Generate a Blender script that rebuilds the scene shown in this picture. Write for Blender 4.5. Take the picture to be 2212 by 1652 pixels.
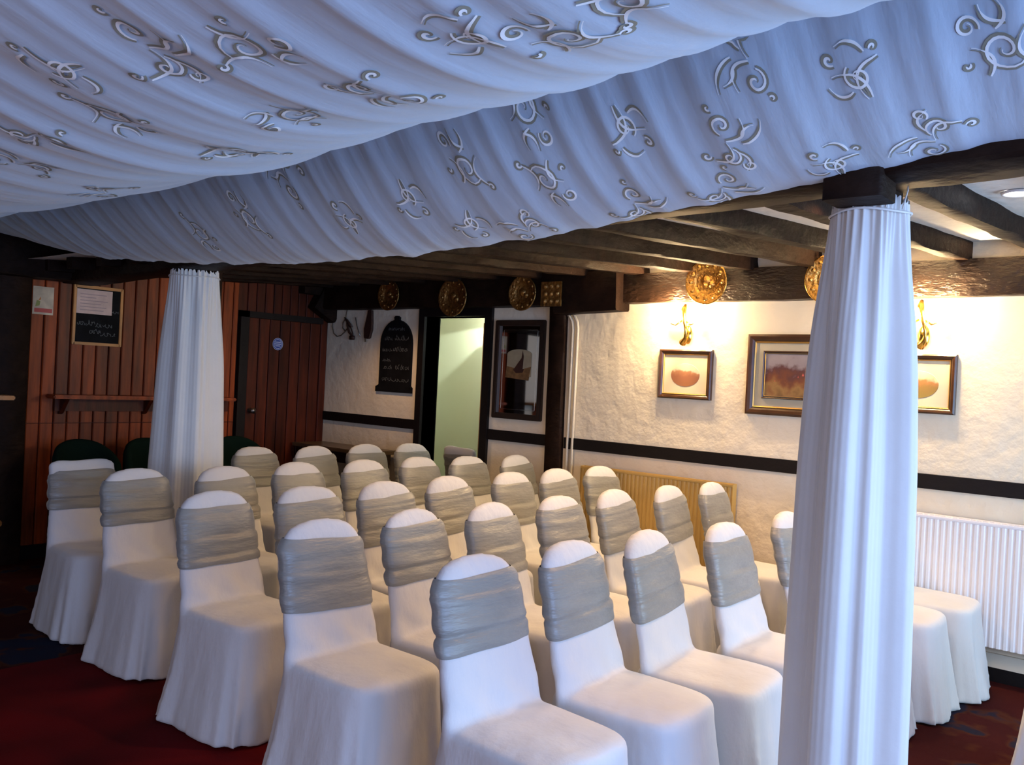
import bpy, bmesh, math, random
from mathutils import Vector, Matrix, noise
random.seed(7)
PI = math.pi
sc = bpy.context.scene
for o in list(bpy.data.objects): bpy.data.objects.remove(o)
C = sc.collection

# ------------------------------------------------------------------ camera
th = math.radians(50.2); pit = math.radians(-0.25); rol = math.radians(2.86)
fw0 = Vector((-math.cos(th), math.sin(th), 0)); r0 = Vector((math.sin(th), math.cos(th), 0)); u0 = Vector((0, 0, 1))
fw = math.cos(pit)*fw0 + math.sin(pit)*u0; u1 = math.cos(pit)*u0 - math.sin(pit)*fw0
cu = math.cos(rol)*u1 - math.sin(rol)*r0; cr = math.cos(rol)*r0 + math.sin(rol)*u1
cd = bpy.data.cameras.new('camera'); cam = bpy.data.objects.new('camera', cd); C.objects.link(cam)
M = Matrix((cr, cu, -fw)).transposed().to_4x4(); M.translation = (0, 0, 1.5)
cam.matrix_world = M
cd.sensor_width = 36; cd.lens = 36*1877/2212; cd.clip_start = 0.05; cd.clip_end = 60
sc.camera = cam
# ------------------------------------------------------------------ world, lights, exposure
w = bpy.data.worlds.new('world'); sc.world = w; w.use_nodes = True
w.node_tree.nodes['Background'].inputs[0].default_value = (0.55, 0.68, 1, 1)
w.node_tree.nodes['Background'].inputs[1].default_value = 0.25
sc.view_settings.view_transform = 'Standard'; sc.view_settings.look = 'None'
sc.view_settings.exposure = 0.22; sc.view_settings.gamma = 1; sc.view_settings.use_curve_mapping = False
def area(name, loc, direction, sx, sy, power, col):
    l = bpy.data.lights.new(name, 'AREA'); l.shape = 'RECTANGLE'; l.size = sx; l.size_y = sy
    l.energy = power; l.color = col
    o = bpy.data.objects.new(name, l); C.objects.link(o); o.location = loc
    o.rotation_euler = Vector(direction).to_track_quat('-Z', 'Y').to_euler(); return o
def point(name, loc, power, col, r=0.03):
    l = bpy.data.lights.new(name, 'POINT'); l.energy = power; l.color = col; l.shadow_soft_size = r
    o = bpy.data.objects.new(name, l); C.objects.link(o); o.location = loc; return o
def spot(name, loc, target, power, col, ang=100, blend=0.6, r=0.04):
    l = bpy.data.lights.new(name, 'SPOT'); l.energy = power; l.color = col; l.shadow_soft_size = r
    l.spot_size = math.radians(ang); l.spot_blend = blend
    o = bpy.data.objects.new(name, l); C.objects.link(o); o.location = loc
    o.rotation_euler = (Vector(target)-Vector(loc)).to_track_quat('-Z', 'Y').to_euler(); return o
area('daylight_front_window', (1.97, 1.1, 1.30), (-1, 0.12, 0.0), 3.8, 1.4, 150, (0.36, 0.55, 1.0))
area('daylight_far_window', (1.97, 4.0, 1.25), (-1, 0.08, -0.05), 1.3, 1.4, 75, (0.50, 0.74, 1.0))
area('side_fill', (-0.6, -2.92, 1.35), (0, 1, 0.0), 4.2, 1.3, 40, (1.0, 0.80, 0.88))  # pinkish fill added for the aisle-side faces, not daylight
WARM = (1.0, 0.62, 0.30)
for i, (x, y, p) in enumerate([(-0.615, 3.45, 34), (-2.23, 4.0, 42), (-2.10, 3.15, 40), (-1.05, 3.0, 22), (-3.88, 3.9, 20), (-5.6, 4.6, 24), (-3.88, 3.0, 6)]):  # first is the ceiling spot; the rest are unseen, added for warm light
    spot('downlight_fill_%d' % i, (x, y, 2.19), (x, y, 0), p, (1.0, 0.60, 0.30), 140, 0.8)
spot('wood_wall_lamp', (-6.62, 3.0, 2.33), (-6.78, 2.9, 1.6), 14, (1.0, 0.55, 0.16), 120, 0.8)
spot('wood_wall_lamp_b', (-6.2, 3.6, 2.28), (-6.78, 3.65, 1.4), 14, (1.0, 0.55, 0.25), 90, 0.9)

# ------------------------------------------------------------------ helpers
def S(v): return tuple((c/12.92 if c <= 0.04045 else ((c+0.055)/1.055)**2.4) for c in v)
class N:
    def __init__(s, name):
        s.m = bpy.data.materials.new(name); s.m.use_nodes = True; s.t = s.m.node_tree
        s.b = s.t.nodes['Principled BSDF']
    def n(s, typ, **kw):
        x = s.t.nodes.new(typ)
        for k, v in kw.items(): setattr(x, k, v)
        return x
    def l(s, a, b): s.t.links.new(a, b)
def ramp(nn, fac, stops):
    r = nn.n('ShaderNodeValToRGB'); e = r.color_ramp.elements
    while len(e) < len(stops): e.new(0.5)
    for i, (p, c) in enumerate(stops): e[i].position = p; e[i].color = (*c, 1)
    nn.l(fac, r.inputs[0]); return r.outputs[0]
def mat(name, col, rough=0.6, metal=0.0, var=0.0, scale=6, stretch=(1, 1, 1), bump=0.0, bscale=40, bstretch=None,
        rnd=0.0, sheen=0.0, coat=0.0, emis=None, estr=0.0, spec=None, dist=0.01):
    q = N(name); b = q.b
    b.inputs['Base Color'].default_value = (*col, 1); b.inputs['Roughness'].default_value = rough
    b.inputs['Metallic'].default_value = metal
    if sheen: b.inputs['Sheen Weight'].default_value = sheen
    if coat: b.inputs['Coat Weight'].default_value = coat; b.inputs['Coat Roughness'].default_value = 0.15
    if spec is not None: b.inputs['Specular IOR Level'].default_value = spec
    if emis: b.inputs['Emission Color'].default_value = (*emis, 1); b.inputs['Emission Strength'].default_value = estr
    tc = q.n('ShaderNodeTexCoord')
    if var or rnd:
        mp = q.n('ShaderNodeMapping'); mp.inputs['Scale'].default_value = stretch; q.l(tc.outputs['Object'], mp.inputs[0])
        nz = q.n('ShaderNodeTexNoise'); nz.inputs['Scale'].default_value = scale; nz.inputs['Detail'].default_value = 5
        q.l(mp.outputs[0], nz.inputs['Vector'])
        mr = q.n('ShaderNodeMapRange'); mr.inputs[1].default_value = 0.3; mr.inputs[2].default_value = 0.7
        mr.inputs[3].default_value = 1-var; mr.inputs[4].default_value = 1+var; q.l(nz.outputs[0], mr.inputs[0])
        last = mr.outputs[0]
        if rnd:
            oi = q.n('ShaderNodeObjectInfo'); m2 = q.n('ShaderNodeMapRange')
            m2.inputs[3].default_value = 1-rnd; m2.inputs[4].default_value = 1+rnd; q.l(oi.outputs['Random'], m2.inputs[0])
            mu = q.n('ShaderNodeMath', operation='MULTIPLY'); q.l(last, mu.inputs[0]); q.l(m2.outputs[0], mu.inputs[1]); last = mu.outputs[0]
        vm = q.n('ShaderNodeVectorMath', operation='SCALE'); vm.inputs[0].default_value = col; q.l(last, vm.inputs['Scale'])
        q.l(vm.outputs[0], b.inputs['Base Color'])
    if bump:
        mp = q.n('ShaderNodeMapping'); mp.inputs['Scale'].default_value = bstretch or stretch; q.l(tc.outputs['Object'], mp.inputs[0])
        nz = q.n('ShaderNodeTexNoise'); nz.inputs['Scale'].default_value = bscale; nz.inputs['Detail'].default_value = 6
        q.l(mp.outputs[0], nz.inputs['Vector'])
        bp = q.n('ShaderNodeBump'); bp.inputs['Strength'].default_value = bump; bp.inputs['Distance'].default_value = dist
        q.l(nz.outputs[0], bp.inputs['Height']); q.l(bp.outputs[0], b.inputs['Normal'])
    return q.m
class MB:
    def __init__(s): s.v = []; s.f = []; s.mi = []; s.cur = 0
    def add(s, vs, fs):
        k = len(s.v); s.v += [tuple(p) for p in vs]; s.f += [tuple(i+k for i in f) for f in fs]; s.mi += [s.cur]*len(fs); return s
    def box(s, a, b, bev=0.0):
        x0, y0, z0 = a; x1, y1, z1 = b
        if x0 > x1: x0, x1 = x1, x0
        if y0 > y1: y0, y1 = y1, y0
        if z0 > z1: z0, z1 = z1, z0
        if not bev:
            return s.add([(x0,y0,z0),(x1,y0,z0),(x1,y1,z0),(x0,y1,z0),(x0,y0,z1),(x1,y0,z1),(x1,y1,z1),(x0,y1,z1)],
                         [(0,3,2,1),(4,5,6,7),(0,1,5,4),(1,2,6,5),(2,3,7,6),(3,0,4,7)])
        bm = bmesh.new(); bmesh.ops.create_cube(bm, size=1)
        for v in bm.verts: v.co = Vector(((x0+x1)/2+v.co.x*(x1-x0), (y0+y1)/2+v.co.y*(y1-y0), (z0+z1)/2+v.co.z*(z1-z0)))
        bmesh.ops.bevel(bm, geom=bm.edges[:], offset=bev, segments=2, affect='EDGES')
        bm.verts.index_update(); s.add([v.co[:] for v in bm.verts], [[v.index for v in f.verts] for f in bm.faces]); bm.free(); return s
    def rings(s, rs, closed=True, cap=(True, True)):
        n = len(rs[0]); vs = [p for r in rs for p in r]; fs = []
        for i in range(len(rs)-1):
            for j in range(n if closed else n-1):
                j2 = (j+1) % n; fs.append((i*n+j, i*n+j2, (i+1)*n+j2, (i+1)*n+j))
        if cap[0]: fs.append(tuple(reversed(range(n))))
        if cap[1]: fs.append(tuple(range((len(rs)-1)*n, len(rs)*n)))
        return s.add(vs, fs)
    def tube(s, pts, r, n=8):
        pts = [Vector(p) for p in pts]; rs = []
        up = Vector((0.13, 0.07, 1)).normalized()
        for i, p in enumerate(pts):
            d = (pts[min(i+1, len(pts)-1)]-pts[max(i-1, 0)]).normalized()
            a = d.cross(up)
            if a.length < 1e-3: a = d.cross(Vector((1, 0, 0)))
            a.normalize(); b = d.cross(a); rr = r[i] if isinstance(r, (list, tuple)) else r
            rs.append([p+a*rr*math.cos(2*PI*k/n)+b*rr*math.sin(2*PI*k/n) for k in range(n)])
        return s.rings(rs)
    def lathe(s, prof, o=(0, 0, 0), axis='z', n=32, cap=(False, False)):
        rs = []
        for r, h in prof:
            ring = []
            for k in range(n):
                a = 2*PI*k/n; x, y = r*math.cos(a), r*math.sin(a)
                p = {'z': (x, y, h), 'y': (x, -h, y), 'x': (h, x, y)}[axis]
                ring.append((p[0]+o[0], p[1]+o[1], p[2]+o[2]))
            rs.append(ring)
        return s.rings(rs, cap=cap)
    def prism(s, poly, p0, ax, ay, az):           # polygon in ax,ay plane extruded along az
        p0, ax, ay, az = map(Vector, (p0, ax, ay, az)); n = len(poly)
        a = [p0+ax*x+ay*y for x, y in poly]; b = [p+az for p in a]
        return s.add(a+b, [tuple(range(n)), tuple(reversed(range(n, 2*n)))]+[(i, (i+1) % n, n+(i+1) % n, n+i) for i in range(n)])
    def build(s, name, m, parent=None, smooth=False, loc=None, fix=True):
        me = bpy.data.meshes.new(name)
        off = Vector(parent.location) if parent else Vector(loc or (0, 0, 0))
        if parent and parent.parent: off = off + Vector(parent.parent.location)
        if not loc and not parent: off = Vector((0, 0, 0))
        me.from_pydata([tuple(Vector(p)-off) for p in s.v], [], s.f)
        for mm in (m if isinstance(m, (list, tuple)) else [m]): me.materials.append(mm)
        if max(s.mi, default=0) > 0: me.polygons.foreach_set('material_index', s.mi)
        if fix:
            bm = bmesh.new(); bm.from_mesh(me); bmesh.ops.recalc_face_normals(bm, faces=bm.faces); bm.to_mesh(me); bm.free()
        if smooth: me.polygons.foreach_set('use_smooth', [True]*len(me.polygons))
        me.update()
        o = bpy.data.objects.new(name, me); C.objects.link(o)
        if parent: o.parent = parent
        elif loc: o.location = loc
        return o
def smooth_angle(o, ang=35):
    me = o.data; me.polygons.foreach_set('use_smooth', [True]*len(me.polygons))
    bm = bmesh.new(); bm.from_mesh(me)
    for e in bm.edges:
        if len(e.link_faces) == 2 and e.calc_face_angle(0) > math.radians(ang): e.smooth = False
    bm.to_mesh(me); bm.free()
def thing(name, label, cat, loc, group=None):
    o = bpy.data.objects.new(name, None); C.objects.link(o); o.location = loc; o.empty_display_size = 0.1
    o['label'] = label; o['category'] = cat
    if group: o['group'] = group
    return o
def tag(o, label, cat, group=None):
    o['label'] = label; o['category'] = cat
    if group: o['group'] = group
    return o
def struct(o, label=None):
    o['kind'] = 'structure'
    if label: o['label'] = label
    return o
def nz(x, y=0, z=0): return noise.noise(Vector((x, y, z)))
def hewn(mb, p0, p1, w, h, seg=20, amp=0.008, seed=0, up=(0, 0, 1)):   # rough hewn beam, p = bottom centre line
    p0, p1 = Vector(p0), Vector(p1); d = (p1-p0).normalized(); u = Vector(up); s_ = d.cross(u).normalized(); u = s_.cross(d).normalized()
    sec = [(-.5, .06), (-.44, 0), (0, -.01), (.44, 0), (.5, .06), (.5, .5), (.5, .94), (.44, 1), (-.44, 1), (-.5, .94), (-.5, .5)]
    rs = []
    for i in range(seg+1):
        t = i/seg; c = p0.lerp(p1, t); L = (p1-p0).length*t
        rs.append([c+s_*(a*w+amp*nz(L*3, k*1.3, seed))+u*(b*h+amp*nz(L*3+9, k*1.7, seed+5)) for k, (a, b) in enumerate(sec)])
    mb.rings(rs)
# ------------------------------------------------------------------ materials
PLASTER = mat('rough_cream_plaster', (0.80, 0.70, 0.53), 0.8, var=0.04, scale=2.5, bump=0.45, bscale=11, dist=0.025)
PLASTER2 = mat('white_ceiling_plaster', (0.80, 0.76, 0.70), 0.8, var=0.05, scale=3, bump=0.5, bscale=16, dist=0.02)
CORRIDOR = mat('pale_green_paint', (0.74, 0.78, 0.62), 0.6, var=0.02, scale=2)
BEAM = mat('dark_stained_oak', (0.013, 0.006, 0.0035), 0.6, var=0.4, scale=9, stretch=(1, 1, 1), bump=0.6, bscale=30, bstretch=(.5, .5, 1.0), dist=0.015, spec=.10)
BEAMG = mat('glossy_dark_oak', (0.022, 0.010, 0.005), 0.36, var=0.4, scale=9, bump=0.8, bscale=34, bstretch=(.6, 1, 1.6), dist=0.02, spec=.4)
RAIL = mat('black_painted_timber', (0.007, 0.005, 0.005), 0.5, bump=0.3, bscale=20, spec=.2)
PLANK = mat('red_varnished_pine', (0.20, 0.033, 0.004), 0.45, var=0.5, scale=3.5, stretch=(6, 6, 0.7), bump=0.15, bscale=18, bstretch=(5, 5, .6), rnd=0.35, spec=.3)
PLANKD = mat('dark_varnished_pine', (0.062, 0.010, 0.003), 0.45, var=0.45, scale=3.5, stretch=(6, 6, 0.7), bump=0.15, bscale=18, rnd=0.3, spec=.25)
PINE = mat('honey_pine', (0.42, 0.17, 0.035), 0.4, var=0.25, scale=4, stretch=(4, 1, 1))
DARKWOOD = mat('dark_furniture_wood', (0.016, 0.007, 0.004), 0.45, var=0.3, scale=6)
BRASS = mat('embossed_brass', (0.72, 0.40, 0.10), 0.24, 1.0, var=0.25, scale=30, bump=0.7, bscale=42, dist=0.012)
BRASSD = mat('tarnished_brass', (0.34, 0.20, 0.07), 0.34, 1.0, var=0.3, scale=30, bump=0.8, bscale=50, dist=0.012)
BRASSS = mat('polished_brass', (0.85, 0.52, 0.12), 0.2, 1.0)
COVER = mat('white_stretch_cover', (0.58, 0.58, 0.575), 0.75, bump=0.35, bscale=9, bstretch=(1, 1, .45), dist=0.03, sheen=0.2)
SASH = mat('silver_satin', (0.225, 0.225, 0.205), 0.34, var=0.10, scale=5, stretch=(1, 1, 4), bump=0.5, bscale=11, bstretch=(.6, .6, 3), dist=0.02, sheen=0.2)
DRAPE = mat('white_voile', (0.60, 0.60, 0.58), 0.7, var=0.03, scale=5, bump=0.12, bscale=30, sheen=0.3)
CANOPY = mat('white_embroidered_voile', (0.42, 0.51, 0.60), 0.72, var=0.03, scale=1.2, bump=0.25, bscale=7, bstretch=(2.5, .5, 1), dist=0.02, sheen=0.3)  # white cloth with the blue window light put into its base colour
MOT_D = mat('grey_gold_thread', (0.26, 0.26, 0.20), 0.5)
MOT_L = mat('white_thread', (0.85, 0.90, 0.90), 0.5)
CHALKB = mat('black_chalkboard', (0.006, 0.006, 0.007), 0.7, var=0.4, scale=9, spec=.1)
CHALK = mat('chalk', (0.13, 0.14, 0.14), 0.9)
PAPER = mat('printed_paper', (0.66, 0.50, 0.44), 0.8, var=0.12, scale=14)
PAPERW = mat('pale_paper', (0.58, 0.50, 0.36), 0.8, var=0.2, scale=14)
REDP = mat('red_print', (0.5, 0.10, 0.08), 0.7); GREENP = mat('green_print', (0.30, 0.33, 0.10), 0.7); ORANGEP = mat('orange_print', (0.55, 0.22, 0.06), 0.7)
GOLDF = mat('gilt_moulding', (0.50, 0.28, 0.07), 0.35, 0.6)
FRAMEW = mat('brown_frame_wood', (0.055, 0.022, 0.009), 0.3, var=0.3, scale=12)
MOUNT = mat('cream_mount', (0.74, 0.62, 0.42), 0.7); MOUNT2 = mat('beige_mount', (0.42, 0.38, 0.28), 0.7)
MIRROR = mat('dark_mirror_glass', (0.62, 0.60, 0.58), 0.03, 1.0)
SHIPC = mat('cream_mirror_print', (0.36, 0.30, 0.19), 0.4, var=0.08, scale=20); SHIPD = mat('brown_mirror_print', (0.05, 0.018, 0.012), 0.4); SHIPT = mat('tan_mirror_print', (0.17, 0.09, 0.035), 0.4, var=0.4, scale=30)
RADW = mat('white_enamel', (0.80, 0.78, 0.78), 0.35); RADY = mat('ochre_enamel', (0.50, 0.33, 0.10), 0.45, var=0.08, scale=5)
PIPE = mat('cream_painted_pipe', (0.70, 0.62, 0.48), 0.4)
GREEN = mat('dark_green_velvet', (0.002, 0.010, 0.007), 0.9, spec=.1)
LEATHER = mat('brown_leather', (0.035, 0.013, 0.008), 0.5); ROPE = mat('dull_cord', (0.09, 0.06, 0.03), 0.8)
BLUES = mat('blue_sign', (0.02, 0.06, 0.30), 0.4); WHITES = mat('white_sign', (0.55, 0.60, 0.72), 0.5)
STEEL = mat('dull_steel', (0.35, 0.33, 0.30), 0.35, 1.0)
BULB = mat('lit_glass_shade', (1, 0.9, 0.7), 0.4, emis=(1.0, 0.80, 0.45), estr=30)
DOWN = mat('lit_downlight', (1, 1, 1), 0.4, emis=(0.95, 0.95, 1.0), estr=18)
def print_mat(name, stops, axis_scale=(1, 1, 1), nscale=6, mixv=0.35, zr=(0, 1)):
    q = N(name); tc = q.n('ShaderNodeTexCoord'); sp = q.n('ShaderNodeSeparateXYZ'); q.l(tc.outputs['Object'], sp.inputs[0])
    mr = q.n('ShaderNodeMapRange'); mr.inputs[1].default_value = zr[0]; mr.inputs[2].default_value = zr[1]; q.l(sp.outputs[2], mr.inputs[0])
    n_ = q.n('ShaderNodeTexNoise'); n_.inputs['Scale'].default_value = nscale; n_.inputs['Detail'].default_value = 6; q.l(tc.outputs['Object'], n_.inputs['Vector'])
    a = q.n('ShaderNodeMath', operation='SUBTRACT'); q.l(n_.outputs[0], a.inputs[0]); a.inputs[1].default_value = 0.5
    b = q.n('ShaderNodeMath', operation='MULTIPLY_ADD'); q.l(a.outputs[0], b.inputs[0]); b.inputs[1].default_value = mixv; q.l(mr.outputs[0], b.inputs[2])
    c = ramp(q, b.outputs[0], stops); q.l(c, q.b.inputs['Base Color']); q.b.inputs['Roughness'].default_value = 0.35
    return q.m
HUNT = print_mat('hunting_painting', [(0.0, (0.10, 0.05, 0.02)), (0.25, (0.28, 0.16, 0.06)), (0.42, (0.17, 0.06, 0.03)), (0.55, (0.10, 0.04, 0.04)), (0.68, (0.26, 0.22, 0.24)), (1.0, (0.33, 0.29, 0.30))], nscale=12, mixv=0.8, zr=(-0.20, 0.20))
OVAL1 = print_mat('oval_brown_print', [(0.0, (0.30, 0.13, 0.06)), (0.45, (0.32, 0.13, 0.07)), (0.58, (0.42, 0.20, 0.10)), (0.66, (0.75, 0.62, 0.42)), (1, (0.80, 0.70, 0.5))], nscale=16, mixv=0.5, zr=(-0.085, 0.085))
OVAL2 = print_mat('oval_olive_print', [(0.0, (0.28, 0.20, 0.05)), (0.4, (0.30, 0.18, 0.05)), (0.58, (0.45, 0.20, 0.07)), (0.70, (0.75, 0.60, 0.35)), (1, (0.80, 0.70, 0.5))], nscale=16, mixv=0.5, zr=(-0.085, 0.085))
def carpet():
    q = N('patterned_red_carpet'); tc = q.n('ShaderNodeTexCoord')
    mp = q.n('ShaderNodeMapping'); mp.inputs['Rotation'].default_value = (0, 0, 0.6); q.l(tc.outputs['Object'], mp.inputs[0])
    wn = q.n('ShaderNodeTexNoise'); wn.inputs['Scale'].default_value = 3.5; wn.inputs['Detail'].default_value = 3; q.l(mp.outputs[0], wn.inputs['Vector'])
    mx = q.n('ShaderNodeMix'); mx.data_type = 'RGBA'; mx.inputs[0].default_value = 0.45; q.l(mp.outputs[0], mx.inputs[6]); q.l(wn.outputs['Color'], mx.inputs[7])
    vo = q.n('ShaderNodeTexVoronoi'); vo.inputs['Scale'].default_value = 3.4; vo.inputs['Randomness'].default_value = 0.6; q.l(mx.outputs[2], vo.inputs['Vector'])
    orn = ramp(q, vo.outputs['Distance'], [(0.0, (0.10, 0.03, 0.01)), (0.10, (0.10, 0.03, 0.01)), (0.16, (0.008, 0.013, 0.03)), (0.40, (0.012, 0.010, 0.022)), (0.46, (0.05, 0.012, 0.004)), (0.54, (0.030, 0.002, 0.002)), (1.0, (0.045, 0.006, 0.003))])
    sp = q.n('ShaderNodeSeparateXYZ'); q.l(tc.outputs['Object'], sp.inputs[0])
    # the plain deep red strip of the carpet runs down the aisle between the rows and the bar side
    g = q.n('ShaderNodeMath', operation='LESS_THAN'); q.l(sp.outputs[1], g.inputs[0]); g.inputs[1].default_value = 3.0
    g2 = q.n('ShaderNodeMath', operation='GREATER_THAN'); q.l(sp.outputs[0], g2.inputs[0]); g2.inputs[1].default_value = -4.45
    g3 = q.n('ShaderNodeMath', operation='MULTIPLY'); q.l(g.outputs[0], g3.inputs[0]); q.l(g2.outputs[0], g3.inputs[1])
    n2 = q.n('ShaderNodeTexNoise'); n2.inputs['Scale'].default_value = 1.6; q.l(tc.outputs['Object'], n2.inputs['Vector'])
    red = ramp(q, n2.outputs[0], [(0.3, (0.03, 0.0008, 0.001)), (0.65, (0.14, 0.002, 0.003))])
    n3 = q.n('ShaderNodeMix'); n3.data_type = 'RGBA'; q.l(g3.outputs[0], n3.inputs[0]); q.l(orn, n3.inputs[6]); q.l(red, n3.inputs[7])
    q.l(n3.outputs[2], q.b.inputs['Base Color']); q.b.inputs['Roughness'].default_value = 0.95
    q.b.inputs['Specular IOR Level'].default_value = 0.1
    bn = q.n('ShaderNodeTexNoise'); bn.inputs['Scale'].default_value = 250; q.l(tc.outputs['Object'], bn.inputs['Vector'])
    bp = q.n('ShaderNodeBump'); bp.inputs['Strength'].default_value = 0.4; bp.inputs['Distance'].default_value = 0.004; q.l(bn.outputs[0], bp.inputs['Height']); q.l(bp.outputs[0], q.b.inputs['Normal'])
    return q.m
CARPET = carpet()

# ------------------------------------------------------------------ room shell
XL, YW = -6.78, 5.32          # wood wall plane, long plaster wall plane
XR, YN = 2.05, -3.0
struct(MB().box((XL-.3, YN-.2, -0.1), (XR+.2, 7.4, 0)).build('floor', CARPET), 'dark red patterned carpet floor')
# long plaster wall with the doorway
m = MB()
DX0, DX1, DZ = -5.43, -4.73, 2.0
def wall_grid(m, x0, x1, z0, z1, y, t):
    m.box((x0, y, z0), (x1, y+t, z1))
wall_grid(m, XL-.3, DX0, 0, 2.6, YW, .16); wall_grid(m, DX1, XR, 0, 2.6, YW, .16); wall_grid(m, DX0, DX1, DZ, 2.6, YW, .16)
struct(m.build('wall_right', PLASTER), 'rough cream plaster wall')
# wood panelled end wall: backing plus one object for every board
wb = struct(MB().box((XL-.12, YN, 0), (XL-.022, YW, 2.6)).build('wall_back', PLANKD), 'red brown tongue and groove boarded wall')
bw = 0.098; y = 2.61; pl_mesh = None
def board(parent, y0, y1, z0, z1, m_, x=XL, name='plank'):
    g = 0.004; mb = MB(); k = .006
    sec = [(y0+g, -.022), (y0+g, -k), (y0+g+k, 0), (y1-g-k, 0), (y1-g, -k), (y1-g, -.022)]
    mb.add([(x+b, a, z0) for a, b in sec]+[(x+b, a, z1) for a, b in sec],
           [tuple(range(5, -1, -1)), tuple(range(6, 12))]+[(i, (i+1) % 6, 6+(i+1) % 6, 6+i) for i in range(6)])
    return mb.build(name, m_, parent)
while y < 4.30:
    y1 = min(y+bw, 4.33)
    board(wb, y, y1, 1.0, 2.36, PLANK); board(wb, y, y1, 0.0, 0.995, PLANK); y += bw
y = 4.42
while y < 5.30:
    board(wb, y, min(y+.09, YW-.002), 1.985, 2.36, PLANKD); y += .09
board(wb, 5.235, 5.318, 0, 1.985, PLANKD)
# plank door in the wood wall
d1 = bpy.data.objects.new('door_1', None); C.objects.link(d1); d1.location = (XL, 4.43, 0); struct(d1, 'dark boarded wooden door with round blue sign')
y = 4.43
while y < 5.15:
    board(d1, y, min(y+.112, 5.22), 0.02, 1.925, PLANKD, XL+.012); y += .112
MB().box((XL-.02, 4.34, 0), (XL+.028, 4.425, 1.985)).box((XL-.02, 4.34, 1.93), (XL+.028, 5.235, 1.985)).build('door_frame', RAIL, d1)
h = MB().lathe([(0.0, .0), (.022, .0), (.024, .01), (.012, .02), (.012, .045), (.026, .055), (.026, .068), (0.0, .078)], (XL+.013, 4.475, 1.10), 'x', 20); h.build('door_knob', STEEL, d1, True)
sg = MB().lathe([(0, .016), (.052, .016), (.052, .013)], (XL, 4.74, 1.71), 'x', 32); sg.cur = 1
for zz, ww in ((1.727, .030), (1.71, .035), (1.693, .026)): sg.box((XL+.016, 4.74-ww, zz-.004), (XL+.0175, 4.74+ww, zz+.004))
sg.lathe([(.040, .0165), (.044, .0165)], (XL, 4.74, 1.71), 'x', 32)
sg.lathe([(.052, .014), (.056, .0155)], (XL, 4.74, 1.71), 'x', 32)
sg.build('round_sign', [BLUES, WHITES], d1)
# window side walls (behind and beside the camera)
m = MB(); m.box((XR, YN, 0), (XR+.15, -.8, 2.6)).box((XR, 4.7, 0), (XR+.15, 7.3, 2.6)).box((XR, -.8, 0), (XR+.15, 4.7, .55)).box((XR, -.8, 2.05), (XR+.15, 4.7, 2.6))
struct(m.build('wall_front', PLASTER))
m = MB(); m.box((XL, YN-.15, 0), (-2.8, YN, 2.6)).box((1.6, YN-.15, 0), (XR, YN, 2.6)).box((-2.8, YN-.15, 0), (1.6, YN, .65)).box((-2.8, YN-.15, 2.05), (1.6, YN, 2.6))
struct(m.build('wall_left', PLASTER))
m = MB()
for k in range(7): yy = -.8+k*.9166; m.box((XR+.03, yy-.025, .55), (XR+.09, yy+.025, 2.05))
for zz in (.56, 1.6, 2.03): m.box((XR+.03, -.8, zz-.02), (XR+.09, 4.7, zz+.02))
struct(m.build('window_1', RADW))
m = MB()
for k in range(6): xx = -2.8+k*.88; m.box((xx-.025, YN-.1, .65), (xx+.025, YN-.05, 2.05))
for zz in (.66, 1.6, 2.03): m.box((-2.8, YN-.1, zz-.02), (1.6, YN-.05, zz+.02))
struct(m.build('window_2', RADW))
# corridor behind the doorway
m = MB(); m.box((-7.0, 6.75, 0), (-3.4, 6.85, 2.6)); m.box((-7.1, YW+.16, 0), (-7.0, 6.85, 2.6)); m.box((-3.4, YW+.16, 0), (-3.3, 6.85, 2.6))
struct(m.build('wall_corridor', CORRIDOR), 'pale green corridor wall beyond the doorway')
m = MB(); m.prism([(0, 0), (.04, .03), (-.30, .58), (-.34, .55)], (-5.40, 6.03, 0.005), (1, 0, 0), (0, 1, 0), (0, 0, 2.0))
struct(m.build('door_3', PINE), 'pine edge of the open corridor door')
struct(MB().box((-7.1, YW+.16, 2.28), (-3.3, 6.85, 2.4)).build('ceiling_corridor', PLASTER2))
point('corridor_lamp', (-5.75, 6.35, 2.12), 9, (0.92, 1.0, 0.80), 0.05)
point('corridor_lamp_b', (-4.3, 6.2, 1.9), 6, (0.80, 0.95, 1.0), 0.08)
spot('corridor_spot', (-5.45, 6.45, 2.16), (-6.08, 6.6, 1.48), 60, (0.92, 1.0, 0.88), 74, 0.12, .01)
# ceiling: sloping plaster field over the chairs with one object for each joist
def czw(y, z0=2.19, z1=2.385): return z0+(z1-z0)*(y-2.7)/(YW-2.7)
m = MB(); nx, ny = 60, 14
vs = []; fs = []
for i in range(nx+1):
    for j in range(ny+1):
        x = XL-.1+(XR-XL+.1)*i/nx; yy = 2.5+(YW-2.5)*j/ny; vs.append((x, yy, czw(yy)+.006*nz(x*2, yy*2, 3)))
for i in range(nx):
    for j in range(ny): a = i*(ny+1)+j; fs.append((a, a+1, a+ny+2, a+ny+1))
m.add(vs, fs); k = len(vs); m.box((XL-.1, 2.45, 2.5), (XR, YW+.16, 2.6)); m.box((XL-.1, YN, 2.62), (XR, 2.7, 2.7))
ceil = struct(m.build('ceiling', PLASTER2, smooth=False), 'white plaster between dark joists')
jx = [-0.36, -0.77, -1.19, -1.60, -2.03, -2.44, -2.85, -3.25, -3.67, -4.09, -4.5, -4.92, -5.34, -5.76, -6.18, -6.56, 0.06, 0.48, 0.9, 1.32]
for i, x in enumerate(jx):
    b = MB(); hewn(b, (x+random.uniform(-.012, .012), 2.62, 2.105), (x, YW-.01, 2.28), .075, .108, 26, .010, i*3.1)
    o = b.build('joist', BEAM, ceil); smooth_angle(o, 50)
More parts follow.
